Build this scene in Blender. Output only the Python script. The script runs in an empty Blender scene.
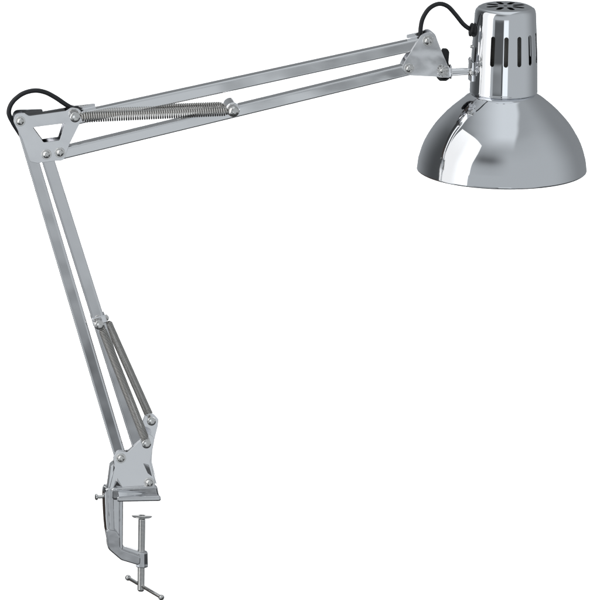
import bpy, bmesh, math
from mathutils import Vector, Matrix

R = math.radians
S = 0.001                      # everything below is written in millimetres
sc = bpy.context.scene
col = sc.collection

# ------------------------------------------------------------------ camera
AZ, EL, DIST = R(-8.0), R(15.0), 6000.0
cam_dir = Vector((math.sin(AZ) * math.cos(EL), -math.cos(AZ) * math.cos(EL), math.sin(EL)))
cam_pos = cam_dir * DIST
fwd = -cam_dir
right = fwd.cross(Vector((0, 0, 1))).normalized()
up = right.cross(fwd)
cd = bpy.data.cameras.new('camera')
cam = bpy.data.objects.new('camera', cd)
col.objects.link(cam)
cam.location = cam_pos * S
cam.rotation_euler = Matrix((right, up, -fwd)).transposed().to_euler()
cd.sensor_width = 36
cd.lens = 36 * DIST / 600
cd.clip_start, cd.clip_end = 0.1, 200
sc.camera = cam


def P(px, py, y=0.0):
    """a drawing coordinate (mm in the lamp's own elevation drawing) on the vertical plane at depth y"""
    d = fwd * DIST + right * (px - 300) + up * (300 - py)
    t = (y - cam_pos.y) / d.y
    return cam_pos + d * t


# --------------------------------------------------------------- materials
def mat(name, color, metallic=0.0, rough=0.3, rvar=0.0, scale=40.0, bump=0.0, spec=0.5, cvar=0.0, stretch=None, wave=0.0, wscale=18.0):
    m = bpy.data.materials.new(name)
    m.use_nodes = True
    nt = m.node_tree
    b = nt.nodes['Principled BSDF']
    b.inputs['Base Color'].default_value = (*color, 1)
    b.inputs['Metallic'].default_value = metallic
    b.inputs['Roughness'].default_value = rough
    b.inputs['Specular IOR Level'].default_value = spec
    tc = nt.nodes.new('ShaderNodeTexCoord')
    mp = nt.nodes.new('ShaderNodeMapping')
    nt.links.new(tc.outputs['Object'], mp.inputs['Vector'])
    if stretch:
        mp.inputs['Scale'].default_value = stretch
    n = nt.nodes.new('ShaderNodeTexNoise')
    n.inputs['Scale'].default_value = scale
    n.inputs['Detail'].default_value = 4
    nt.links.new(mp.outputs[0], n.inputs['Vector'])
    if rvar:
        mr = nt.nodes.new('ShaderNodeMapRange')
        mr.inputs['From Min'].default_value = 0.3
        mr.inputs['From Max'].default_value = 0.7
        mr.inputs['To Min'].default_value = max(0.0, rough - rvar)
        mr.inputs['To Max'].default_value = rough + rvar
        nt.links.new(n.outputs['Fac'], mr.inputs['Value'])
        nt.links.new(mr.outputs[0], b.inputs['Roughness'])
    if cvar:
        mx = nt.nodes.new('ShaderNodeMix')
        mx.data_type = 'RGBA'
        mx.inputs[6].default_value = (*[c * (1 - cvar) for c in color], 1)
        mx.inputs[7].default_value = (*[min(1, c * (1 + cvar)) for c in color], 1)
        nt.links.new(n.outputs['Fac'], mx.inputs[0])
        nt.links.new(mx.outputs[2], b.inputs['Base Color'])
    if bump:
        bp = nt.nodes.new('ShaderNodeBump')
        bp.inputs['Strength'].default_value = bump
        bp.inputs['Distance'].default_value = 0.001
        nt.links.new(n.outputs['Fac'], bp.inputs['Height'])
        nt.links.new(bp.outputs[0], b.inputs['Normal'])
    if wave:                                     # sheet metal is never quite flat
        n2 = nt.nodes.new('ShaderNodeTexNoise')
        n2.inputs['Scale'].default_value = wscale
        n2.inputs['Detail'].default_value = 1.5
        nt.links.new(tc.outputs['Object'], n2.inputs['Vector'])
        b2 = nt.nodes.new('ShaderNodeBump')
        b2.inputs['Strength'].default_value = 1.0
        b2.inputs['Distance'].default_value = wave
        nt.links.new(n2.outputs['Fac'], b2.inputs['Height'])
        if bump:
            nt.links.new(b2.outputs[0], bp.inputs['Normal'])
        else:
            nt.links.new(b2.outputs[0], b.inputs['Normal'])
    return m


CHROME = mat('polished_chrome', (0.88, 0.89, 0.91), 1, 0.025, 0.012, 30, 0.0)
DOME = mat('spun_chrome', (0.87, 0.88, 0.90), 1, 0.045, 0.02, 25, 0.0)
BAR = mat('chromed_tube', (0.93, 0.93, 0.935), 1, 0.04, 0.02, 50, 0.012, cvar=0.03, stretch=(0.3, 1, 1), wave=0.00045, wscale=16)
BAR_LOW = mat('chromed_lower_tube', (0.90, 0.90, 0.91), 1, 0.06, 0.03, 50, 0.012, cvar=0.03, stretch=(1, 1, 0.3), wave=0.0004, wscale=18)
INNER_SHADE = mat('shaded_inner_metal', (0.10, 0.10, 0.10), 0.6, 0.6, 0.05, 60)  # unpolished inside, with the shade in there put into its colour
PLATE = mat('chromed_plate', (0.92, 0.92, 0.93), 1, 0.07, 0.035, 60, 0.015, cvar=0.03, wave=0.00045, wscale=28)
CAST = mat('chromed_casting', (0.72, 0.72, 0.73), 1, 0.07, 0.04, 120, 0.06, cvar=0.08, wave=0.0006, wscale=60)
STEEL = mat('zinc_screw_steel', (0.80, 0.79, 0.77), 1, 0.09, 0.04, 200, 0.04)
SPRING = mat('spring_steel', (0.62, 0.605, 0.58), 1, 0.2, 0.05, 200, 0.0, cvar=0.1)
BLACK = mat('black_plastic', (0.012, 0.012, 0.014), 0, 0.38, 0.08, 200, 0.05)
CABLE = mat('black_cable_sheath', (0.018, 0.019, 0.022), 0, 0.30, 0.02, 300, 0.0)
ENAMEL = mat('white_reflector_enamel', (0.8, 0.8, 0.78), 0, 0.4, 0.05, 50)
SOCKET = mat('ceramic_socket', (0.30, 0.29, 0.27), 0, 0.5, 0.1, 90, 0.05)
GLASS = mat('opal_bulb_glass', (0.85, 0.84, 0.80), 0, 0.15, 0.02, 50)
PAPER = mat('white_backdrop_paper', (0.9, 0.9, 0.9), 0, 0.9, 0.03, 5)


# ----------------------------------------------------------------- helpers
def link(name, me, m, parent=None, smooth=None):
    o = bpy.data.objects.new(name, me)
    col.objects.link(o)
    if m is not None and not me.materials:
        me.materials.append(m)
    if parent is not None:
        o.parent = parent
        if parent.type == 'EMPTY':
            o.matrix_parent_inverse = Matrix.Translation(-parent.location)
    return o


def finish(name, bm, m, parent=None, angle=35, bevel=0.0, segs=2, sharp_ok=True):
    bmesh.ops.recalc_face_normals(bm, faces=bm.faces[:])
    for v in bm.verts:
        v.co *= S
    for f in bm.faces:
        f.smooth = True
    for e in bm.edges:
        if len(e.link_faces) == 2 and e.calc_face_angle(0) > R(angle):
            e.smooth = False
    me = bpy.data.meshes.new(name)
    bm.to_mesh(me)
    bm.free()
    o = link(name, me, m, parent)
    if bevel:
        md = o.modifiers.new('bevel', 'BEVEL')
        md.width = bevel * S
        md.segments = segs
        md.limit_method = 'ANGLE'
        md.angle_limit = R(35)
        md.harden_normals = True
    return o


def round_poly(pts, n=5):
    """pts: (x, y[, radius]) -> list of (x, y) with the corners rounded"""
    out = []
    N = len(pts)
    for i, p in enumerate(pts):
        r = p[2] if len(p) > 2 else 0
        c = Vector(p[:2])
        if r <= 0:
            out.append(tuple(c))
            continue
        a = Vector(pts[i - 1][:2]) - c
        b = Vector(pts[(i + 1) % N][:2]) - c
        la, lb = a.length, b.length
        a.normalize(); b.normalize()
        ang = a.angle(b)
        t = min(r / math.tan(ang / 2), la * 0.49, lb * 0.49)
        p0, p1 = c + a * t, c + b * t
        if la * 0.49 - t > 0.5:
            out.append(tuple(c + a * (t + 0.3)))
        for k in range(n + 1):
            u = k / n
            q = p0 * (1 - u) ** 2 + c * 2 * u * (1 - u) + p1 * u * u
            out.append(tuple(q))
        if lb * 0.49 - t > 0.5:
            out.append(tuple(c + b * (t + 0.3)))
    return out


def slab(bm, pts, y0, y1, holes=(), yref=None):
    """flat plate: outline drawn at depth yref, running from depth y0 to y1"""
    yr = y0 if yref is None else yref
    b2 = bmesh.new()
    edges = []
    for loop in [pts] + list(holes):
        vs = [b2.verts.new((P(p[0], p[1], yr).x, 0, P(p[0], p[1], yr).z)) for p in loop]
        for i in range(len(vs)):
            edges.append(b2.edges.new((vs[i], vs[(i + 1) % len(vs)])))
    if holes:
        bmesh.ops.triangle_fill(b2, use_beauty=True, use_dissolve=True, edges=edges)
    else:
        b2.faces.new(b2.verts[:])
    g = bmesh.ops.extrude_face_region(b2, geom=b2.faces[:] + b2.edges[:] + b2.verts[:])
    ex = {v for v in g['geom'] if isinstance(v, bmesh.types.BMVert)}
    for v in b2.verts:
        v.co.y = y1 if v in ex else y0
    me = bpy.data.meshes.new('t')
    b2.to_mesh(me); b2.free()
    bm.from_mesh(me)
    bpy.data.meshes.remove(me)


def bar(bm, a, b, w, y0, y1, chamfer=1.0):
    """rectangular tube between two points in the arm plane, w wide, from depth y0 to y1, corners chamfered round"""
    a, b = Vector(a), Vector(b)
    d = (b - a).normalized()
    n = Vector((0, 1, 0)).cross(d).normalized()
    ym, h = (y0 + y1) / 2, (y1 - y0) / 2
    ring = [(w / 2, h), (-w / 2, h), (-w / 2, -h), (w / 2, -h)]
    va = [bm.verts.new(a + n * x + Vector((0, ym + y - a.y, 0))) for x, y in ring]
    vb = [bm.verts.new(b + n * x + Vector((0, ym + y - b.y, 0))) for x, y in ring]
    N = len(ring)
    for i in range(N):
        bm.faces.new((va[i], va[(i + 1) % N], vb[(i + 1) % N], vb[i]))
    bm.faces.new(va[::-1]); bm.faces.new(vb)


def catmull(pts, n=8):
    pts = [Vector(p) for p in pts]
    out = []
    for i in range(len(pts) - 1):
        p0 = pts[max(i - 1, 0)]; p1 = pts[i]; p2 = pts[i + 1]; p3 = pts[min(i + 2, len(pts) - 1)]
        for k in range(n):
            t = k / n
            out.append(0.5 * ((2 * p1) + (p2 - p0) * t + (2 * p0 - 5 * p1 + 4 * p2 - p3) * t * t
                              + (3 * p1 - p0 - 3 * p2 + p3) * t ** 3))
    out.append(pts[-1])
    return out


def tube(bm, pts, r, segs=12, caps=True, radii=None):
    pts = [Vector(p) for p in pts]
    n = None
    rings = []
    for i, p in enumerate(pts):
        d = (pts[min(i + 1, len(pts) - 1)] - pts[max(i - 1, 0)]).normalized()
        if n is None:
            n = d.orthogonal().normalized()
        else:
            n = (n - d * n.dot(d)).normalized()
        b = d.cross(n)
        rr = radii[i] if radii else r
        rings.append([bm.verts.new(p + (n * math.cos(2 * math.pi * k / segs) + b * math.sin(2 * math.pi * k / segs)) * rr)
                      for k in range(segs)])
    for a, c in zip(rings, rings[1:]):
        for k in range(segs):
            bm.faces.new((a[k], a[(k + 1) % segs], c[(k + 1) % segs], c[k]))
    if caps:
        bm.faces.new(rings[0][::-1]); bm.faces.new(rings[-1])


def lathe(bm, prof, segs=48, M=None, closed=False):
    """prof: (r, z) list turned round the z axis of M; r = 0 closes on the axis"""
    M = M or Matrix.Identity(4)
    rings = []
    for r, z in prof:
        if r < 1e-6:
            rings.append([bm.verts.new(M @ Vector((0, 0, z)))])
        else:
            rings.append([bm.verts.new(M @ Vector((r * math.cos(2 * math.pi * k / segs), r * math.sin(2 * math.pi * k / segs), z)))
                          for k in range(segs)])
    prs = list(zip(rings, rings[1:]))
    if closed:
        prs.append((rings[-1], rings[0]))
    for a, b in prs:
        for k in range(segs):
            k2 = (k + 1) % segs
            if len(a) == 1 and len(b) == 1:
                continue
            if len(a) == 1:
                bm.faces.new((a[0], b[k2], b[k]))
            elif len(b) == 1:
                bm.faces.new((a[k], a[k2], b[0]))
            else:
                bm.faces.new((a[k], a[k2], b[k2], b[k]))


def axis_M(origin, direction):
    return Matrix.Translation(Vector(origin)) @ Vector(direction).to_track_quat('Z', 'Y').to_matrix().to_4x4()


FRONT = Vector((0, -1, 0))


def boolean_cut(bm, cutter_bm):
    """difference, both in mm; returns a new bmesh"""
    bmesh.ops.recalc_face_normals(bm, faces=bm.faces[:])
    bmesh.ops.recalc_face_normals(cutter_bm, faces=cutter_bm.faces[:])
    ma = bpy.data.meshes.new('a'); bm.to_mesh(ma); bm.free()
    mb = bpy.data.meshes.new('b'); cutter_bm.to_mesh(mb); cutter_bm.free()
    oa = bpy.data.objects.new('a', ma); ob = bpy.data.objects.new('b', mb)
    col.objects.link(oa); col.objects.link(ob)
    md = oa.modifiers.new('b', 'BOOLEAN')
    md.operation = 'DIFFERENCE'; md.object = ob; md.solver = 'EXACT'
    dg = bpy.context.evaluated_depsgraph_get()
    dg.update()
    res = bpy.data.meshes.new_from_object(oa.evaluated_get(dg))
    out = bmesh.new(); out.from_mesh(res)
    for o in (oa, ob):
        bpy.data.objects.remove(o)
    for me in (ma, mb, res):
        bpy.data.meshes.remove(me)
    return out


def helix(bm, a, b, r, turns, wire, r_end=None, hook=True):
    r_end = r_end or r
    a, b = Vector(a), Vector(b)
    d = (b - a); L = d.length; d.normalize()
    n = d.orthogonal().normalized(); m = d.cross(n)
    pts = []
    per = 16
    N = int(turns * per)
    h = 5.0 if hook else 0.0
    if hook:
        pts.append(a - d * 1.0)
        pts.append(a + d * (h * 0.5) + n * r * 0.3)
    for i in range(N + 1):
        t = i / N
        ang = 2 * math.pi * turns * t
        pts.append(a + d * (h + (L - 2 * h) * t) + (n * math.cos(ang) + m * math.sin(ang)) * (r + (r_end - r) * t) * min(1.0, 0.62 + 0.38 * min(t, 1 - t) * turns / 1.5))
    if hook:
        pts.append(b - d * (h * 0.5) + n * r * 0.3)
        pts.append(b + d * 1.0)
    tube(bm, pts, wire, 6)


# shared screw head: washer, pan head, cross recess
def make_screw_mesh():
    bm = bmesh.new()
    lathe(bm, [(0, 3.2), (1.0, 3.12), (2.0, 2.8), (2.9, 2.2), (3.5, 1.4), (3.8, 0.4), (3.8, -0.4), (0, -0.4)], 32)
    cut = bmesh.new()
    for L, W in ((4.6, 0.95), (0.95, 4.6)):
        r = bmesh.ops.create_cube(cut, size=1.0)
        bmesh.ops.scale(cut, vec=(L, W, 3.0), verts=r['verts'])
        bmesh.ops.translate(cut, vec=(0, 0, 3.2), verts=r['verts'])
    # join the two bars into one cross by cutting in turn
    parts = []
    c1 = bmesh.new()
    r = bmesh.ops.create_cube(c1, size=1.0)
    bmesh.ops.scale(c1, vec=(4.6, 0.95, 3.0), verts=r['verts'])
    bmesh.ops.translate(c1, vec=(0, 0, 3.2), verts=r['verts'])
    bm = boolean_cut(bm, c1)
    c2 = bmesh.new()
    r = bmesh.ops.create_cube(c2, size=1.0)
    bmesh.ops.scale(c2, vec=(0.95, 4.6, 3.02), verts=r['verts'])
    bmesh.ops.translate(c2, vec=(0, 0, 3.2), verts=r['verts'])
    bm = boolean_cut(bm, c2)
    cut.free()
    lathe(bm, [(0, -0.2), (4.9, -0.2), (5.1, -0.4), (5.1, -1.0), (4.9, -1.2), (0, -1.2)], 32)
    bmesh.ops.recalc_face_normals(bm, faces=bm.faces[:])
    for v in bm.verts:
        v.co *= S
    for f in bm.faces:
        f.smooth = True
    for e in bm.edges:
        if len(e.link_faces) == 2 and e.calc_face_angle(0) > R(30):
            e.smooth = False
    me = bpy.data.meshes.new('screw')
    bm.to_mesh(me); bm.free()
    me.materials.append(STEEL)
    return me


SCREW = make_screw_mesh()


def screw(px, py, y, parent, turn=0.0, size=1.0, direction=FRONT, pos=None, me=SCREW):
    o = bpy.data.objects.new('screw', me)
    col.objects.link(o)
    p = P(px, py, y) if pos is None else pos
    o.parent = parent
    M = axis_M(Vector(p) * S, direction) @ Matrix.Rotation(R(turn), 4, 'Z') @ Matrix.Scale(size, 4)
    o.matrix_basis = M
    return o


# -------------------------------------------------------------------- lamp
root = bpy.data.objects.new('desk_lamp', None)
col.objects.link(root)
root.location = P(140, 592, 0) * S
root.empty_display_size = 0.05
root['label'] = 'chrome spring-arm desk lamp with domed shade and screw clamp, on plain white'
root['category'] = 'desk lamp'

BY = 6.0                       # half depth of the square tubes
PY0, PY1 = 6.3, 8.0            # plates outside the tubes

# pivots of the drawing
A, B_, C_, D_ = (21.5, 121.6), (46.5, 154.7), (60, 153), (75.7, 118)
E_, F_ = (121.3, 458.5), (150.3, 483)
H1, H2 = (428.3, 40.7), (409.3, 68.4)


def arm(a, b, w=12.0, m=None, seam=False, twist=0.0, r=1.5, r_top=1.0):
    """square tube with rolled corners; seam = the folded edge along the top of the front face"""
    pa, pb = P(*a), P(*b)
    d = (pb - pa).normalized()
    n = Vector((0, 1, 0)).cross(d).normalized()
    if n.z < 0:
        n = -n                                  # n points up (or to the right on a steep bar)
    hu, hv = w / 2, BY
    ring = []

    def corner(su, sv, rad):
        cu, cv = su * (hu - rad), sv * (hv - rad)
        t0 = math.atan2(sv, su) - math.pi / 4
        e = 0.3
        arc = [(cu + rad * math.cos(t0 + k * math.pi / 8), cv + rad * math.sin(t0 + k * math.pi / 8)) for k in range(5)]
        f0 = (-math.sin(t0), math.cos(t0)); f1 = (-math.sin(t0 + math.pi / 2), math.cos(t0 + math.pi / 2))
        return [(arc[0][0] - f0[0] * e, arc[0][1] - f0[1] * e)] + arc + [(arc[-1][0] + f1[0] * e, arc[-1][1] + f1[1] * e)]

    ring += corner(1, 1, r)
    ring += corner(-1, 1, r)
    ring += corner(-1, -1, r)
    if seam:
        u0 = hu - r_top - 1.25
        ring += [(u0 - 0.3, -hv), (u0, -hv), (u0 + 0.1, -hv + 1.8), (u0 + 0.7, -hv + 1.8), (u0 + 0.8, -hv)]
    ring += corner(1, -1, r_top if seam else r)
    ct, st = math.cos(R(twist)), math.sin(R(twist))
    bm = bmesh.new()
    rows = []
    for p in (pa, pb):
        rows.append([bm.verts.new(Vector((p.x, 0, p.z)) + n * (u * ct - v * st) + Vector((0, u * st + v * ct, 0))) for u, v in ring])
    N = len(ring)
    for i in range(N):
        bm.faces.new((rows[0][i], rows[0][(i + 1) % N], rows[1][(i + 1) % N], rows[1][i]))
    bm.faces.new(rows[0][::-1]); bm.faces.new(rows[1])
    return finish('arm_tube', bm, m or BAR, root, angle=28)


low_l = arm(A, E_, 12.0, BAR_LOW, twist=-6.5, r=2.0)
low_r = arm(B_, F_, 12.4, BAR_LOW, twist=-4.6, r=1.8)
up_t = arm(D_, (425, 42), 11.5, seam=True)
up_b = arm(C_, H2, 11.5, seam=True)

# ---- elbow plates (a stamped plate with a window each side of the tubes)
outer = round_poly([(13.0, 121.0, 7), (15.5, 113.5, 6), (24, 113.0, 6), (29, 116.2, 4), (66, 111.0, 4), (71, 107.5, 4), (81, 109.5, 7),
                    (82.5, 118, 6), (70.2, 142.5, 3), (66.5, 153, 6), (64, 160.5, 6), (56, 160.8, 4), (45, 162.2, 6), (37.5, 163.2, 3), (30.2, 161.6, 2), (22.5, 140, 3)])
window = round_poly([(32.6, 127.4, 1.2), (65.2, 123.2, 1.2), (59.6, 140.4, 1.2), (43.8, 142.6, 1.2)])
bm = bmesh.new()
slab(bm, outer, -PY1, -PY0, [window])
near_elbow = finish('elbow_plate', bm, PLATE, root, bevel=0.35)
bm = bmesh.new()
outer_far = round_poly([(13.0, 121.0, 7), (15.5, 113.5, 6), (24, 113.0, 4), (44, 112.6, 1.5), (44, 115.0, 1), (66, 111.2, 2), (71, 109.8, 3), (97, 107.0, 1),
                        (96.5, 110.5, 1), (84, 114, 3), (70.2, 142.5, 3), (66.5, 153, 6), (64, 160.5, 6), (56, 160.8, 4), (45, 162.2, 6), (38.5, 160, 6), (34, 150, 4), (23.5, 147, 3)])
slab(bm, outer_far, PY0, PY1, [window], yref=-PY1)
far_elbow = finish('elbow_plate', bm, PLATE, root, bevel=0.35)
# dark web added between the elbow plates, for the shade under the limb
bm = bmesh.new()
slab(bm, [(25.5, 117.6), (66.0, 112.6), (66.3, 114.6), (25.8, 119.6)], -PY0 + 0.15, PY0 - 0.15, yref=-PY1)
finish('gap_shade_web', bm, INNER_SHADE, far_elbow, bevel=0.2)
for p, t in ((A, 20), (B_, 50), (C_, 5)):
    q = (20.3, 121.6) if p is A else p
    screw(q[0], q[1] - 0.2, -PY1 - 1.1, near_elbow, t, 1.0)
    pos = P(q[0], q[1], -PY1); pos.y = PY1 + 1.1
    screw(0, 0, 0, far_elbow, t, 1.0, direction=-FRONT, pos=pos)


def pin(px, py, y0, y1, r, parent, ball=False, shank=2.2, head=None):
    """spring peg along the depth axis, with a rounded head at the near end (and the far one)"""
    c = P(px, py, y0)
    bm = bmesh.new()
    M = axis_M((c.x, y0, c.z), FRONT)
    L = y1 - y0
    if ball:
        prof = [(0, r * 0.75)]
        for k in range(1, 9):
            a = math.pi / 2 * (1 - k / 8)
            prof.append((r * math.cos(a), r * 0.75 * math.sin(a)))
        prof += [(r, -1.5), (r * 0.9, -2.6), (shank, -3.0)]
    else:
        prof = [(0, 0.6), (r * 0.5, 0.55), (r * 0.84, 0.25), (r, -0.4), (r, -2.0), (r * 0.92, -2.4), (shank, -2.6)]
    far = [(rr, -L - z) for rr, z in prof][::-1]
    lathe(bm, prof + far, 32, M)
    return finish('spring_peg', bm, STEEL, parent, angle=40)


pin(75.2, 117.6, -17.5, 17.5, 5.0, near_elbow)
pin(233.6, 111.6, -17.0, 17.0, 5.6, up_b, ball=True)
# collar that carries the peg on the lower tube of the upper arm
bm = bmesh.new()
c = P(231.5, 107.0, 0)
lathe(bm, [(6.2, 11.5), (7.0, 10.8), (7.0, -10.8), (6.2, -11.5), (2.5, -11.5), (2.5, 11.5)], 36, axis_M((c.x, 0, c.z), FRONT), closed=True)
finish('peg_collar', bm, PLATE, up_b, angle=35)

# peg and saddle on the lower arm
pin(99.3, 325.3, -17.0, 13.0, 4.7, low_r)
bm = bmesh.new()
a, b = P(97.6, 314.8), P(99.8, 322.6)
bar(bm, a, b, 14.6, -BY - 1.6, BY + 1.6, 1.4)
finish('peg_saddle', bm, PLATE, low_r, bevel=1.2, segs=3)
bm = bmesh.new()
c = P(105.8, 317.0, 16)
lathe(bm, [(0, 2), (2.6, 1.7), (3.4, 0.6), (3.4, -4), (2.0, -4.5), (2.0, -9)], 24, axis_M((c.x, 16, c.z), (0.15, 1, 0)))
finish('spring_peg', bm, STEEL, low_r, angle=40)


def spring(a, b, y, r, turns, wire=0.62, r_end=None):
    bm = bmesh.new()
    helix(bm, P(a[0], a[1], y), P(b[0], b[1], y), r, turns, wire, r_end)
    return finish('coil_spring', bm, SPRING, root, angle=80)


spring((76.5, 117.5), (232.5, 111.2), -12.8, 4.7, 64, 0.98, 3.7)
spring((76.5, 112.0), (228.0, 105.6), 11.6, 4.1, 64, 0.98, 3.4)
spring((100.3, 324.5), (146.8, 443.5), -12.8, 3.7, 84, 0.62, 4.0)
spring((105.8, 317.5), (151.4, 420.5), 12.8, 3.5, 78, 0.62, 3.8)

# ---- base bracket: two ears on one swivel foot
bm = bmesh.new()
near = round_poly([(109.3, 489.8), (114.6, 467.5, 2), (113.2, 457, 6), (117.5, 450.6, 6), (127.5, 452.3, 3), (139.6, 440.8, 2), (141.2, 436.6, 5), (148.5, 433.8, 5),
                   (154.6, 437.6, 4), (153.8, 443, 3), (150.2, 462, 3), (154.4, 479, 4), (155.2, 489.8)])
slab(bm, near, -PY1 - 0.6, -PY0)
far = round_poly([(108.6, 489.8), (112.4, 466.5, 2), (113.8, 456, 6), (118.5, 449.8, 6), (128, 450.3, 3), (139.6, 440.8, 2), (142.3, 422.5, 3), (145.0, 414.6, 5), (152.8, 413.2, 5),
                  (158.6, 419.5, 4), (157.6, 426.5, 3), (152.5, 447, 3), (151.8, 462, 3), (156, 479, 4), (157.2, 489.8)])
slab(bm, far, PY0, PY1 + 0.6)
# bridge between the ears at the back of the tubes
slab(bm, [(111.0, 467), (114.2, 464), (112.0, 489), (108.2, 489)], -PY0 + 0.2, PY0 - 0.2, yref=-PY1)
ears = finish('swivel_bracket', bm, PLATE, root, bevel=0.4)
screw(E_[0] - 0.3, E_[1], -PY1 - 1.7, ears, 30, 1.0)
screw(149.3, 483, -PY1 - 1.7, ears, 12, 1.05)
pin(146.6, 444.2, -17.0, -PY0, 4.6, ears)
pin(151.6, 421.6, PY1 - 20.0, 18.0, 4.4, ears)


def facet(bm, pts, apex, y, rise):
    """low pyramid on a face at depth y, apex standing out by rise"""
    vs = [bm.verts.new(P(px, py, y)) for px, py in pts]
    t = P(apex[0], apex[1], y) + Vector((0, -rise, 0))
    tv = bm.verts.new(t)
    for i in range(len(vs)):
        bm.faces.new((vs[i], vs[(i + 1) % len(vs)], tv))
    bm.faces.new(vs[::-1])


# moulded gussets on the near ear
bm = bmesh.new()
facet(bm, [(112.4, 489.6), (114.6, 481.0), (117.4, 477.5), (124.2, 489.6)], (116.6, 480.0), -PY1 - 0.5, 3.6)
finish('gusset', bm, CAST, ears, angle=15, bevel=0.5)
bm = bmesh.new()
facet(bm, [(142.6, 462.6), (149.0, 464.6), (152.4, 477.2), (147.6, 473.6)], (149.0, 466.0), -PY1 - 0.5, 2.4)
finish('gusset', bm, CAST, ears, angle=15, bevel=0.4)

# ---- clamp casting
bm = bmesh.new()
# web of the C
web = round_poly([(105.5, 489.5, 2), (121.4, 489.5), (121.6, 502, 3), (120.8, 541.5, 4), (124.5, 547.0, 4), (146.0, 553.6, 2), (145.4, 562.4, 2), (138.5, 565.5, 2),
                  (121.0, 559.0, 8), (109.6, 547.5, 8), (106.0, 531.0, 6), (104.6, 510.0, 6)], 6)
slab(bm, web, -4.2, 4.2)
clamp = finish('clamp', bm, CAST, root, bevel=0.5, segs=3)


def rounded_slab(bm, pts, y0, y1, rad, segs=4):
    """plate whose front and back edges are rounded over by rad, outline drawn at depth y0"""
    q = [Vector((P(p[0], p[1], y0).x, P(p[0], p[1], y0).z)) for p in pts]
    q = [p for i, p in enumerate(q) if (p - q[i - 1]).length > 1e-4]
    N = len(q)
    area2 = sum(q[i].x * q[(i + 1) % N].y - q[(i + 1) % N].x * q[i].y for i in range(N))
    sg = 1 if area2 > 0 else -1
    nr = []
    for i in range(N):
        e0 = (q[i] - q[i - 1]).normalized(); e1 = (q[(i + 1) % N] - q[i]).normalized()
        n0 = Vector((-e0.y, e0.x)) * sg; n1 = Vector((-e1.y, e1.x)) * sg
        m = (n0 + n1)
        m = m / max(0.5, m.length_squared / 2) if m.length > 1e-6 else n0
        nr.append(m)
    rings = []
    lay = [(rad * (1 - math.sin(t)), y0 + rad * (1 - math.cos(t))) for t in [math.pi / 2 * k / segs for k in range(segs + 1)]]
    lay += [(o, y1 - (y - y0)) for o, y in lay[::-1]]
    for o, y in lay:
        rings.append([bm.verts.new((q[i].x + nr[i].x * o, y, q[i].y + nr[i].y * o)) for i in range(N)])
    for a, b in zip(rings, rings[1:]):
        for i in range(N):
            bm.faces.new((a[i], a[(i + 1) % N], b[(i + 1) % N], b[i]))
    bm.faces.new(rings[0][::-1]); bm.faces.new(rings[-1])


def cast(name, pts, y0, y1, rad, segs=5, n=7, draft=0.0):
    bm = bmesh.new()
    rounded_slab(bm, round_poly(pts, n), y0, y1, rad, segs)
    o = finish(name, bm, CAST, clamp, angle=50)
    zt = max(v.co.z for v in o.data.vertices)
    for v in o.data.vertices:                    # draft of the casting: the front leans in towards the bottom
        if v.co.y < 0:
            v.co.y += draft * (zt - v.co.z)
    for p in o.data.polygons:
        if len(p.vertices) > 4:
            p.use_smooth = False
    return o


# upper jaw: block, and the thin foot plate under it
cast('upper_jaw', [(111.0, 488.6, 4), (157.2, 485.4, 4), (160.2, 500.2, 4), (111.4, 501.2, 4)], -11.4, 11.0, 2.6, draft=0.15)
cast('jaw_foot', [(117.0, 496.9, 2.4), (160.6, 496.0, 2.4), (161.4, 501.4, 2.4), (117.0, 502.2, 2.4)], -12.8, 12.8, 1.7)
# outer flange of the upright: one rounded section swept down the spine
spine = catmull([(104.0, 487.6, 112.4), (103.0, 490.5, 113.2), (102.9, 497, 113.4), (103.3, 508, 113.6), (104.0, 520, 113.9), (105.2, 531, 114.4), (106.8, 538, 115.0)], 5)
bm = bmesh.new()
rows = []
for k, st in enumerate(spine):
    p0, p1 = P(st.x, st.y, -6.0), P(st.z, st.y, -6.0)
    wx = p1.x - p0.x
    sh = 0.82 if k == 0 else (0.95 if k == 1 else 1.0)
    half = 9.2 * sh
    ring = []
    a_, b_ = 5.2, half
    for q in range(0, 15):
        t = math.pi / 2 + math.pi * q / 14          # from the front over the left edge to the back
        ring.append((p0.x + a_ + a_ * math.cos(t), -b_ * math.sin(t)))
    ring += [(p0.x + a_ + 0.4, half)]
    ring += [(p1.x - 0.8, half - 0.1), (p1.x - 0.2, half - 0.4), (p1.x, half - 1.0)]
    ring += [(p1.x, -half + 1.0), (p1.x - 0.2, -half + 0.4), (p1.x - 0.8, -half + 0.1), (p0.x + a_ + 0.4, -half)]
    rows.append([bm.verts.new((x, y, p0.z)) for x, y in ring])
n_ = len(rows[0])
for a, b in zip(rows, rows[1:]):
    for i in range(n_):
        bm.faces.new((a[i], a[(i + 1) % n_], b[(i + 1) % n_], b[i]))
top_c = bm.verts.new(sum((v.co for v in rows[0]), Vector()) / n_ + Vector((0, 0, -1.6)))   # dished top
for i in range(n_):
    bm.faces.new((rows[0][i], rows[0][(i + 1) % n_], top_c))
bm.faces.new(rows[-1])
finish('outer_flange', bm, CAST, clamp, angle=40)
cast('inner_rib', [(119.2, 494.0, 1.8), (123.3, 494.0, 1.8), (123.0, 550.0, 1.8), (119.0, 550.0, 1.8)], -6.0, 8.5, 1.3)
cast('bow', [(105.2, 529.0, 4), (116.4, 531.2, 5), (120.2, 537.6, 5), (120.8, 550.0, 5), (141.0, 557.4, 4), (141.0, 567.4, 4), (121.5, 561.4, 9), (108.2, 549.8, 9)], -10.4, 11.5, 1.4, draft=0.10)
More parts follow.
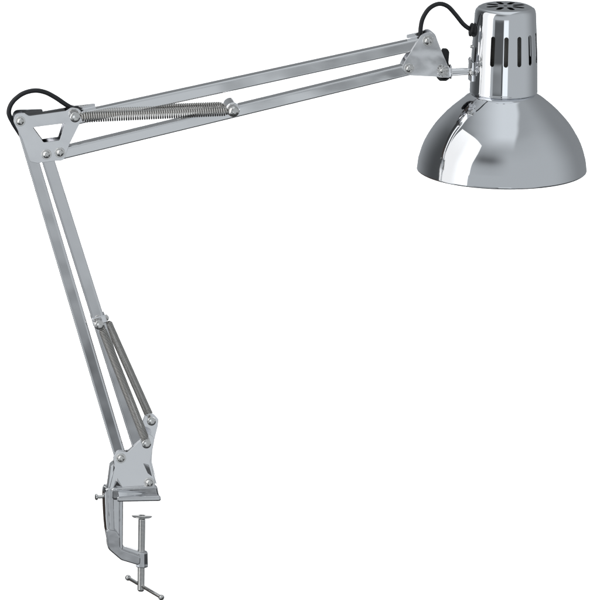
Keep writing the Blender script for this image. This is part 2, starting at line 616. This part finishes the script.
# threaded boss
bm = bmesh.new()
c = P(142.0, 559, 0)
lathe(bm, [(0, 8.0), (5.4, 8.0), (6.3, 7.2), (6.5, -7.4), (5.8, -8.2), (0, -8.2)], 8, Matrix.Translation(c) @ Matrix.Rotation(R(14), 4, 'Z'))
finish('threaded_boss', bm, CAST, clamp, angle=30, bevel=0.8, segs=3)
# raised triangular rib on the side of the upper jaw
bm = bmesh.new()
sect = [((115.5, 489.2), (147.5, 492.0), 0.6), ((116.5, 490.0), (147.5, 492.2), 2.2), ((118.0, 491.6), (143.0, 492.9), 0.25), ((118.6, 496.0), (141.0, 494.0), 3.3), ((118.0, 498.4), (148.0, 494.6), 0.2)]
rows = []
for l, r_, o in sect:
    row = []
    for t in (0, 0.02, 0.35, 0.7, 1.0):
        k = {0: 0.2, 0.02: 1.0, 0.35: 0.85, 0.7: 0.5, 1.0: 0.05}[t]
        row.append(bm.verts.new(P(l[0] + (r_[0] - l[0]) * t, l[1] + (r_[1] - l[1]) * t, -10.9) + Vector((0, -o * k, 0))))
    rows.append(row)
for a, b in zip(rows, rows[1:]):
    for i in range(4):
        bm.faces.new((a[i], a[i + 1], b[i + 1], b[i]))
finish('jaw_rib', bm, CHROME, clamp, angle=15, bevel=0.4)
bm = bmesh.new()
# set screw on the left
p = P(104.5, 496.6, 0)
lathe(bm, [(0, 9.8), (2.2, 9.6), (3.2, 8.9), (3.3, 7.4), (2.5, 6.8), (1.7, 6.6), (1.7, -2)], 28, axis_M(p, (-1, 0, 0)))
finish('set_screw', bm, STEEL, clamp, angle=40)
# clamp screw: threaded rod with helical ridge
bm = bmesh.new()
top, bot = P(141.9, 516.2, 0), P(140.9, 591.0, 0)
ax = (top - bot).normalized()
L = (top - bot).length
Mx = axis_M(bot, ax)
prof = [(0, 0), (2.6, 0.0), (3.3, 0.8)]
z = 1.5
while z < L - 4:
    prof += [(3.25, z), (3.7, z + 0.45), (3.7, z + 0.75), (3.25, z + 1.2)]
    z += 1.4
prof += [(3.2, L - 3), (3.2, L), (0, L)]
lathe(bm, prof, 32, Mx)
rod = finish('clamp_screw', bm, STEEL, clamp, angle=70)
bm = bmesh.new()
lathe(bm, [(0, 0.1), (2.7, 0.1), (3.3, 0.75), (9.6, 0.8), (10.2, 0.6), (10.4, 0.2), (10.0, -0.3), (4.6, -1.2), (3.2, -3.0), (0, -3.0)], 48,
      axis_M(top, (ax + Vector((0.03, 0.05, 0))).normalized()))
finish('pressure_pad', bm, STEEL, clamp, angle=40)
bm = bmesh.new()
mid = P(140.9, 585.3, 0)
e0, e1 = P(127.8, 577.6, 18.0), P(161.6, 597.6, -29.0)
d = (e1 - e0).normalized()
tube(bm, [e0, e0.lerp(e1, 0.5), e1], 1.85, 16)
for e, s in ((e0, -1), (e1, 1)):
    lathe(bm, [(0, 1.8), (1.6, 1.7), (2.6, 1.1), (2.9, 0.2), (2.9, -1.4), (2.4, -2.2), (1.8, -2.6)], 24, axis_M(e, d * s))
finish('tommy_bar', bm, STEEL, clamp, angle=50)

# ---- head joint
tri = round_poly([(421.5, 34.5, 7), (430.5, 31.2, 7), (436.8, 39.5, 7), (450.0, 71.0, 4), (447.2, 78.0, 4), (434.0, 76.6, 3), (407.0, 75.2, 7), (401.2, 68.6, 7), (404.8, 61.5, 5)], 6)
bm = bmesh.new()
slab(bm, tri, -PY1, -PY0)
near_head = finish('head_plate', bm, PLATE, root, bevel=0.35)
tri_far = round_poly([(409.0, 38.2, 1), (423, 35.0, 3), (430.5, 31.2, 7), (437.6, 37.5, 7), (450.0, 71.0, 4), (447.2, 78.0, 4), (434.0, 78.4, 3), (407.0, 75.2, 7), (401.2, 68.6, 7), (404.8, 61.5, 5), (419, 41, 2), (409, 41.4, 1)], 6)
bm = bmesh.new()
slab(bm, tri_far, PY0, PY1, yref=-PY1)
far_head = finish('head_plate', bm, PLATE, root, bevel=0.35)
screw(428.3, 40.9, -PY1 - 1.1, near_head, 15, 1.08)
screw(409.3, 68.6, -PY1 - 1.1, near_head, 40, 1.0)
for q in (H1, H2):
    pos = P(q[0], q[1], -PY1); pos.y = PY1 + 1.1
    screw(0, 0, 0, far_head, 33, 1.0, direction=-FRONT, pos=pos)
# star-shaped lock nut on the tilt bolt
bm = bmesh.new()
c = P(442.6, 70.8, -PY1 - 0.6)
n = 64
ring = []
M = axis_M(c, FRONT)
for z, k in ((-0.6, 1.0), (3.4, 1.0), (4.2, 0.9)):
    ring.append([bm.verts.new(M @ Vector((math.cos(2 * math.pi * i / n), math.sin(2 * math.pi * i / n), 0)) * 0 + M @ Vector(
        ((4.9 + 1.0 * math.cos(8 * 2 * math.pi * i / n)) * k * math.cos(2 * math.pi * i / n),
         (4.9 + 1.0 * math.cos(8 * 2 * math.pi * i / n)) * k * math.sin(2 * math.pi * i / n), z))) for i in range(n)])
for a, b in zip(ring, ring[1:]):
    for i in range(n):
        bm.faces.new((a[i], a[(i + 1) % n], b[(i + 1) % n], b[i]))
bm.faces.new(ring[0][::-1]); bm.faces.new(ring[-1])
bm.verts.ensure_lookup_table()
nut = finish('lock_nut', bm, STEEL, near_head, angle=30)
screw(442.6, 70.6, -PY1 - 5.4, near_head, 25, 0.72)
# black wing nut behind
bm = bmesh.new()
slab(bm, round_poly([(441.2, 52, 3), (442.2, 48.6, 3), (447.6, 48.6, 3), (449.2, 52, 3), (448.4, 62, 4), (450.2, 72, 5), (449.4, 78.5, 3), (446, 80.8, 3), (439.5, 80.8, 3), (436.4, 77.5, 3), (437, 71, 5), (441.4, 62, 4)]),
     9.2, 14.0, yref=11)
c = P(443.2, 73, 11)
lathe(bm, [(0, 3), (4.2, 3), (5.2, 2), (5.4, -8.2)], 30, axis_M((c.x, 14, c.z), (0, 1, 0)))
finish('wing_nut', bm, BLACK, root, bevel=0.8, segs=3)

# ---- shade, housing, stem
rim = P(501.4, 169.3, 0)
HM = Matrix.Translation(rim) @ Matrix.Rotation(R(0.9), 4, 'Y') @ Matrix.Rotation(R(-10.0), 4, 'Z')   # its local -y faces the lens


def HP(psi, r, z):             # point on the head: psi degrees from the front towards the right
    return HM @ Vector((r * math.sin(R(psi)), -r * math.cos(R(psi)), z))


dome = [(85.4, 1.6), (85.0, 5.0), (84.45, 9.0), (83.4, 14.0), (79.8, 25.5), (74.5, 36.2), (67.0, 47.8), (58.4, 57.8), (50.0, 66.0), (39.0, 74.9), (34.2, 78.0), (30.0, 80.4)]
op = [(p.x, p.y) for p in catmull([(x, y, 0) for x, y in dome], 6)]
rimroll = [(84.1, 0.2), (84.6, 0.0), (85.0, 0.25), (85.4, 0.8)]
ip = [(r - 1.1, z - 0.4) for r, z in op][::-1]
bm = bmesh.new()
lathe(bm, rimroll + op + ip, 192, HM, closed=True)
bm.normal_update()
shade = finish('lamp_shade', bm, DOME, root, angle=45)
shade.data.materials.append(ENAMEL)
ax_w = (HM.to_3x3() @ Vector((0, 0, 1))).normalized()
for f in shade.data.polygons:
    c = f.center / S - rim
    radial = c - ax_w * c.dot(ax_w)
    if f.normal.dot(radial.normalized()) < -0.05 or (f.normal.dot(ax_w) < -0.3 and radial.length < 83.8):
        f.material_index = 1

capo = [(33.2, 79.6), (33.9, 79.8), (34.25, 80.6), (34.25, 81.8), (34.1, 82.8), (34.0, 86), (33.75, 95), (33.45, 106), (33.2, 116), (32.65, 126), (32.0, 138), (31.4, 148), (30.9, 157.0), (30.5, 160.8), (29.3, 164.2), (27.2, 166.0),
        (24.8, 166.6), (22.0, 166.7)]
capo_s = capo[:4] + [(p.x, p.y) for p in catmull([(x, y, 0) for x, y in capo[4:]], 4)]
capi = [(r - 1.1, min(z, 165.4)) for r, z in capo_s[4:-1]][::-1]
prof = capo_s + [(0, 166.7), (0, 165.4)]
bm = bmesh.new()
lathe(bm, capo_s + [(0, 166.7)], 180)
ib = bmesh.new()
# inner skin, reversed by recalc: build the whole wall as one closed lathe
bm.free(); ib.free()
bm = bmesh.new()
lathe(bm, [(32.2, 79.6)] + capo_s + [(12, 166.8), (2.0, 166.8), (2.0, 165.5), (12, 165.5), (22.0, 165.4)] + capi, 180, closed=True)
cut = bmesh.new()


def capsule_cut(bm, M, w, h, d0, d1):
    """stadium-shaped prism, long axis y of M, running from d0 to d1 along z of M"""
    pts = []
    for k in range(9):
        a = math.pi * k / 8
        pts.append((w / 2 * math.cos(a), h / 2 - w / 2 + w / 2 * math.sin(a)))
    for k in range(9):
        a = math.pi + math.pi * k / 8
        pts.append((w / 2 * math.cos(a), -h / 2 + w / 2 + w / 2 * math.sin(a)))
    v0 = [bm.verts.new(M @ Vector((x, y, d0))) for x, y in pts]
    v1 = [bm.verts.new(M @ Vector((x, y, d1))) for x, y in pts]
    bm.faces.new(v0[::-1]); bm.faces.new(v1)
    N = len(pts)
    for i in range(N):
        bm.faces.new((v0[i], v0[(i + 1) % N], v1[(i + 1) % N], v1[i]))


for k in range(11):
    psi = -21 + 24 * k
    dirv = Vector((math.sin(R(psi)), -math.cos(R(psi)), 0))
    # z of M = outwards, y of M = up
    Mx = Matrix((Vector((0, 0, 1)).cross(dirv).normalized(), Vector((0, 0, 1)), dirv)).transposed().to_4x4()
    Mx.translation = Vector((0, 0, 126.6))
    capsule_cut(cut, Mx, 4.4, 30.4, 24.0, 40.0)
for k in range(8):
    a = R(22.5 + 45 * k)
    dirv = Vector((math.cos(a), math.sin(a), 0))
    Mx = Matrix((Vector((-dirv.y, dirv.x, 0)), dirv, Vector((0, 0, 1)))).transposed().to_4x4()
    Mx.translation = dirv * 14.0
    Mx.translation.z = 160
    capsule_cut(cut, Mx, 5.4, 12.5, 0, 12)
bm = boolean_cut(bm, cut)
bmesh.ops.recalc_face_normals(bm, faces=bm.faces[:])
# analytic outer normals, so that the pierced wall still mirrors like a turned one
segs_prof = list(zip(capo_s[3:], capo_s[4:]))


def prof_normal(z):
    best = None
    for i in range(4, len(capo_s) - 1):
        if capo_s[i][1] <= z <= capo_s[i + 1][1]:
            def tn(j):
                a = capo_s[max(j - 1, 4)]; b = capo_s[min(j + 1, len(capo_s) - 1)]
                v = Vector((b[1] - a[1], -(b[0] - a[0])))
                return v.normalized()
            t = (z - capo_s[i][1]) / max(1e-6, capo_s[i + 1][1] - capo_s[i][1])
            return (tn(i) * (1 - t) + tn(i + 1) * t).normalized()
    return None


nrm = []
h3 = HM.to_3x3()
for f in bm.faces:
    for lp in f.loops:
        co = lp.vert.co
        n0 = f.normal
        pn = prof_normal(co.z)
        out = n0.copy()
        rad = Vector((co.x, co.y, 0))
        if pn is not None and rad.length > 20:
            rad.normalize()
            an = rad * pn.x + Vector((0, 0, pn.y))
            if an.dot(n0) > 0.93:
                out = an
        nrm.append((h3 @ out).normalized())
for v in bm.verts:
    v.co = (HM @ v.co) * S
me = bpy.data.meshes.new('lamp_housing')
bm.to_mesh(me); bm.free()
for p in me.polygons:
    p.use_smooth = True
me.normals_split_custom_set(nrm)
housing = link('lamp_housing', me, CHROME, root)
me.materials.append(INNER_SHADE)
for p in me.polygons:
    c = p.center / S - rim
    radial = c - ax_w * c.dot(ax_w)
    if p.normal.dot(radial.normalized()) < -0.8:
        p.material_index = 1

# socket and bulb inside
bm = bmesh.new()
lathe(bm, [(0, 150), (9, 150), (14, 146), (20, 142), (21, 118), (19, 96), (19, 72), (16, 70), (0, 70)], 48, HM)
sock = finish('bulb_socket', bm, SOCKET, root, angle=40)
bm = bmesh.new()
lathe(bm, [(0, 18)] + [(26 * math.sin(R(a)), 44 - 26 * math.cos(R(a))) for a in range(10, 150, 10)] + [(13, 68), (13, 71)], 48, HM)
finish('light_bulb', bm, GLASS, root, angle=60)

# stem and its bracket on the housing
bm = bmesh.new()
s0, s1 = P(449.5, 72.2, 0), P(470.8, 71.2, 0)
tube(bm, [s0, s0.lerp(s1, .5), s1], 3.7, 28)
lathe(bm, [(0, 0.9), (6.8, 0.9), (7.4, 0.3), (7.4, -0.4), (6.8, -0.9), (0, -0.9)], 36, axis_M(P(450.4, 71.6, 0), (s1 - s0) + Vector((3, 0, 0))))
# blade that runs from the collar back between the plates
slab(bm, round_poly([(437, 66, 3), (450, 66.5, 2), (450, 77, 2), (437, 77, 3)]), -3.0, 3.0, yref=0)
stem = finish('stem', bm, PLATE, root, angle=40, bevel=0.3)
bm = bmesh.new()
# curved strap on the housing
N = 10
z0, z1 = 92.5, 112.0
rows = []
for z in (z0, z1):
    for rr in (33.75, 36.0):
        rows.append([bm.verts.new(HP(-112 + 50 * i / N, rr, z)) for i in range(N + 1)])
a0, a1, b0, b1 = rows
for i in range(N):
    bm.faces.new((a1[i], a1[i + 1], b1[i + 1], b1[i]))
    bm.faces.new((a0[i], b0[i], b0[i + 1], a0[i + 1]))
    bm.faces.new((a0[i], a0[i + 1], a1[i + 1], a1[i]))
    bm.faces.new((b0[i], b1[i], b1[i + 1], b0[i + 1]))
for i in (0, N):
    bm.faces.new((a0[i], a1[i], b1[i], b0[i]))
strap = finish('stem_strap', bm, PLATE, stem, angle=40, bevel=0.4)
bm = bmesh.new()
kn = HP(-66, 36, 101.2)
out = (h3 @ Vector((math.sin(R(-66)), -math.cos(R(-66)), 0))).normalized()
lathe(bm, [(0, 1.7), (2.2, 1.5), (3.3, 0.8), (3.6, 0), (3.6, -1.5)], 28, axis_M(kn, out))
finish('rivet', bm, STEEL, stem, angle=40)
bm = bmesh.new()
lathe(bm, [(0, 1.5), (1.2, 1.3), (1.8, 0.5), (1.8, -1)], 20, axis_M(HP(-80, 33.2, 126), (h3 @ Vector((math.sin(R(-80)), -math.cos(R(-80)), 0)))))
finish('rivet', bm, STEEL, housing, angle=40)

# ---- cables
bm = bmesh.new()
pts = [P(424, 48, 0), P(421.2, 40, 0), P(420.4, 32, 0), P(422.4, 19.5, 0), P(429.0, 8.8, 0), P(438.5, 3.9, 0), P(447.5, 6.2, 0), P(455.6, 14.6, 0), P(463.2, 24.0, 0), P(470, 29.0, 0), P(476, 30.5, 0)]
tube(bm, catmull(pts, 8), 2.25, 16)
cab = finish('cable', bm, CABLE, root, angle=60)
bm = bmesh.new()
g0, g1 = P(469.8, 29.4, -1.0), P(477.5, 30.6, -1.0)
gd = (g1 - g0).normalized()
Mx = axis_M(g0, gd)
lathe(bm, [(0, -0.4), (4.6, -0.4), (6.3, 0.2), (6.9, 0.9), (6.9, 2.3), (6.3, 2.5), (6.3, 3.2), (6.9, 3.4), (6.9, 4.9), (6.3, 5.1), (6.3, 5.8), (6.9, 6.0), (6.9, 7.6), (0, 7.8)], 32, Mx)
finish('strain_relief', bm, BLACK, cab, angle=30, bevel=0.25)
bm = bmesh.new()
pts = [P(24, 140, 2), P(17.5, 130, 2), P(12.6, 122, 2), P(8.8, 112.5, 2), P(12.2, 102.6, 2), P(21.8, 94.2, 2), P(33.8, 90.6, 2), P(45, 92.2, 2), P(55.6, 97.6, 2), P(66.0, 104.6, 2), P(75.0, 109.6, 2), P(88, 113.5, 2)]
tube(bm, catmull(pts, 8), 2.35, 16)
finish('cable', bm, CABLE, root, angle=60)

# ---------------------------------------------------------------- backdrop
bm = bmesh.new()
Yb, W, H, zc = 8000.0, 2100.0, 3000.0, -1300.0
nx, nz = 24, 12
g = [[bm.verts.new((-W + 2 * W * i / nx + 1100, Yb - 260 * (abs(i / nx - .5) * 2) ** 3, zc - H + 2 * H * j / nz)) for i in range(nx + 1)] for j in range(nz + 1)]
for j in range(nz):
    for i in range(nx):
        bm.faces.new((g[j][i], g[j][i + 1], g[j + 1][i + 1], g[j + 1][i]))
bd = finish('backdrop', bm, PAPER, None)
bd['kind'] = 'structure'


# ---------------------------------------------------------------- lighting
def area(name, pos, target, w, h, power, color=(1, 1, 1)):
    l = bpy.data.lights.new(name, 'AREA')
    l.shape = 'RECTANGLE'; l.size = w; l.size_y = h; l.energy = power; l.color = color
    o = bpy.data.objects.new(name, l); col.objects.link(o)
    o.location = pos
    o.rotation_euler = (Vector(target) - Vector(pos)).to_track_quat('-Z', 'Y').to_euler()
    return o


bx = 1.1
for sx in (-1, 1):
    area('backdrop_light', (bx + sx * 2.3, 6.4, -1.4), (bx - sx * 0.2, 8.0, -1.4), 0.8, 4.6, 125)

head = Vector((0.2, 0, 0.2))


def rel(az, el):               # direction, azimuth counted from the lens, + to the right
    a = R(az) + R(-9.0)
    return Vector((math.sin(a) * math.cos(R(el)), -math.cos(a) * math.cos(R(el)), math.sin(R(el))))


area('softbox', head + rel(-68, 17) * 1.2, head, 1.05, 1.5, 4.5)

w = bpy.data.worlds.new('World')
sc.world = w
w.use_nodes = True
nt = w.node_tree
nt.nodes.clear()
N_ = nt.nodes.new


def mth(op, a, b=None):
    n = N_('ShaderNodeMath'); n.operation = op
    for i, v in enumerate((a, b)):
        if v is None:
            continue
        if hasattr(v, 'is_output'):
            nt.links.new(v, n.inputs[i])
        else:
            n.inputs[i].default_value = v
    return n.outputs[0]


tc = N_('ShaderNodeTexCoord')


def dot(v):
    n = N_('ShaderNodeVectorMath'); n.operation = 'DOT_PRODUCT'
    nt.links.new(tc.outputs['Generated'], n.inputs[0])
    n.inputs[1].default_value = v
    return n.outputs['Value']


fr, rt = dot(rel(0, 0)), dot(rel(90, 0))
zz = dot((0, 0, 1))
az = mth('MULTIPLY', mth('ARCTAN2', rt, fr), 180 / math.pi)
el = mth('MULTIPLY', mth('ARCSINE', zz), 180 / math.pi)


def ss(v, a, b):
    n = N_('ShaderNodeMapRange'); n.interpolation_type = 'SMOOTHSTEP'
    n.inputs['From Min'].default_value = a; n.inputs['From Max'].default_value = b
    nt.links.new(v, n.inputs['Value'])
    return n.outputs[0]


def rng(v, a, b, s):
    return mth('MULTIPLY', ss(v, a - s, a + s), mth('SUBTRACT', 1.0, ss(v, b - s, b + s)))


cur = None


def layer(fac, c):
    global cur
    m = N_('ShaderNodeMix'); m.data_type = 'RGBA'
    if cur is None:
        m.inputs[6].default_value = (*c, 1); m.inputs[0].default_value = 0
    else:
        nt.links.new(cur, m.inputs[6])
        m.inputs[7].default_value = (*c, 1)
        nt.links.new(fac, m.inputs[0])
    cur = m.outputs[2]


def box(a0, a1, e0, e1, sa, se):
    return mth('MULTIPLY', rng(az, a0, a1, sa), rng(el, e0, e1, se))


G = lambda v: (v * 0.94, v * 0.997, v * 1.045)
layer(None, G(0.46))                                        # grey studio
layer(ss(az, 70, 130), G(0.25))                             # darker towards the back right
layer(mth('SUBTRACT', 1.0, ss(az, -75, -55)), G(0.07))      # dark left side
layer(mth('SUBTRACT', 1.0, ss(az, -170, -105)), G(0.34))
layer(ss(el, 25, 70), G(0.38))                              # ceiling
layer(mth('SUBTRACT', 1.0, ss(el, -50, -20)), G(0.05))      # floor
layer(mth('MULTIPLY', mth('ADD', ss(az, 145, 175), mth('SUBTRACT', 1.0, ss(az, -175, -145))), rng(el, 1, 40, 5)), G(0.22))   # band behind, toned dark so the tube tops mirror darker
layer(rng(el, 56, 96, 8), G(0.36))
xs = mth('DIVIDE', rt, mth('MAXIMUM', zz, 0.05))            # overhead box in gnomonic coordinates
ys = mth('DIVIDE', fr, mth('MAXIMUM', zz, 0.05))
over = mth('MULTIPLY', mth('MULTIPLY', mth('MULTIPLY', ss(xs, -0.75, 0.05), mth('SUBTRACT', 1.0, ss(xs, 0.30, 0.42))),
                           rng(ys, -0.9, 0.75, 0.25)), ss(zz, 0.2, 0.3))
layer(over, G(0.72))
layer(box(-46, -2, 25, 42, 17, 12), G(0.12))                 # dark patch added for the dome's dark reflection
layer(box(9, 21, -24, -12.3, 2, 0.7), G(0.54))              # bright patch added in front, to lighten tubes and plates
layer(box(17, 28, -13.1, -12.0, 2, 0.35), G(0.20))        # dark line added at its top, to streak the upper tubes
layer(mth('MULTIPLY', rng(az, -8, 9, 3), mth('SUBTRACT', 1.0, ss(el, -20.5, -16.8))), G(0.10))   # dark patch added beside it, to darken the lower tubes
layer(box(-95, -70, -38, -13.5, 4, 2), G(0.85))             # low bright patch added on the left, to light the tube edges
layer(box(52, 135, -42, -14.5, 8, 0.8), G(0.07))                # dark patch added on the right, to darken right-hand edges
layer(box(-182, -98, -48, -14.6, 2, 1), (0.055, 0.045, 0.04))  # brown-black patch added at back left, to darken the clamp's left edge
layer(box(-38, -5, -9.6, -3.4, 1.5, 1.9), G(0.10))            # dark patches added in front, for the housing's dark band
layer(box(-38, -9, -13, -9.6, 1.5, 0.8), G(0.30))
layer(box(-9, -5, -13.5, -9.0, 1.0, 0.8), G(0.03))
layer(box(-4.5, 12.5, -13.0, -3.4, 1.2, 1.9), G(1.05))      # bright strip added for the streak mirrored in the housing
bg = N_('ShaderNodeBackground')
nt.links.new(cur, bg.inputs['Color'])
bg.inputs['Strength'].default_value = 1.0
ow = N_('ShaderNodeOutputWorld')
nt.links.new(bg.outputs[0], ow.inputs['Surface'])

sc.cycles.max_bounces = 8
sc.cycles.glossy_bounces = 6
sc.cycles.diffuse_bounces = 2
sc.view_settings.view_transform = 'Standard'
sc.view_settings.look = 'None'
sc.view_settings.exposure = 0
sc.view_settings.gamma = 1
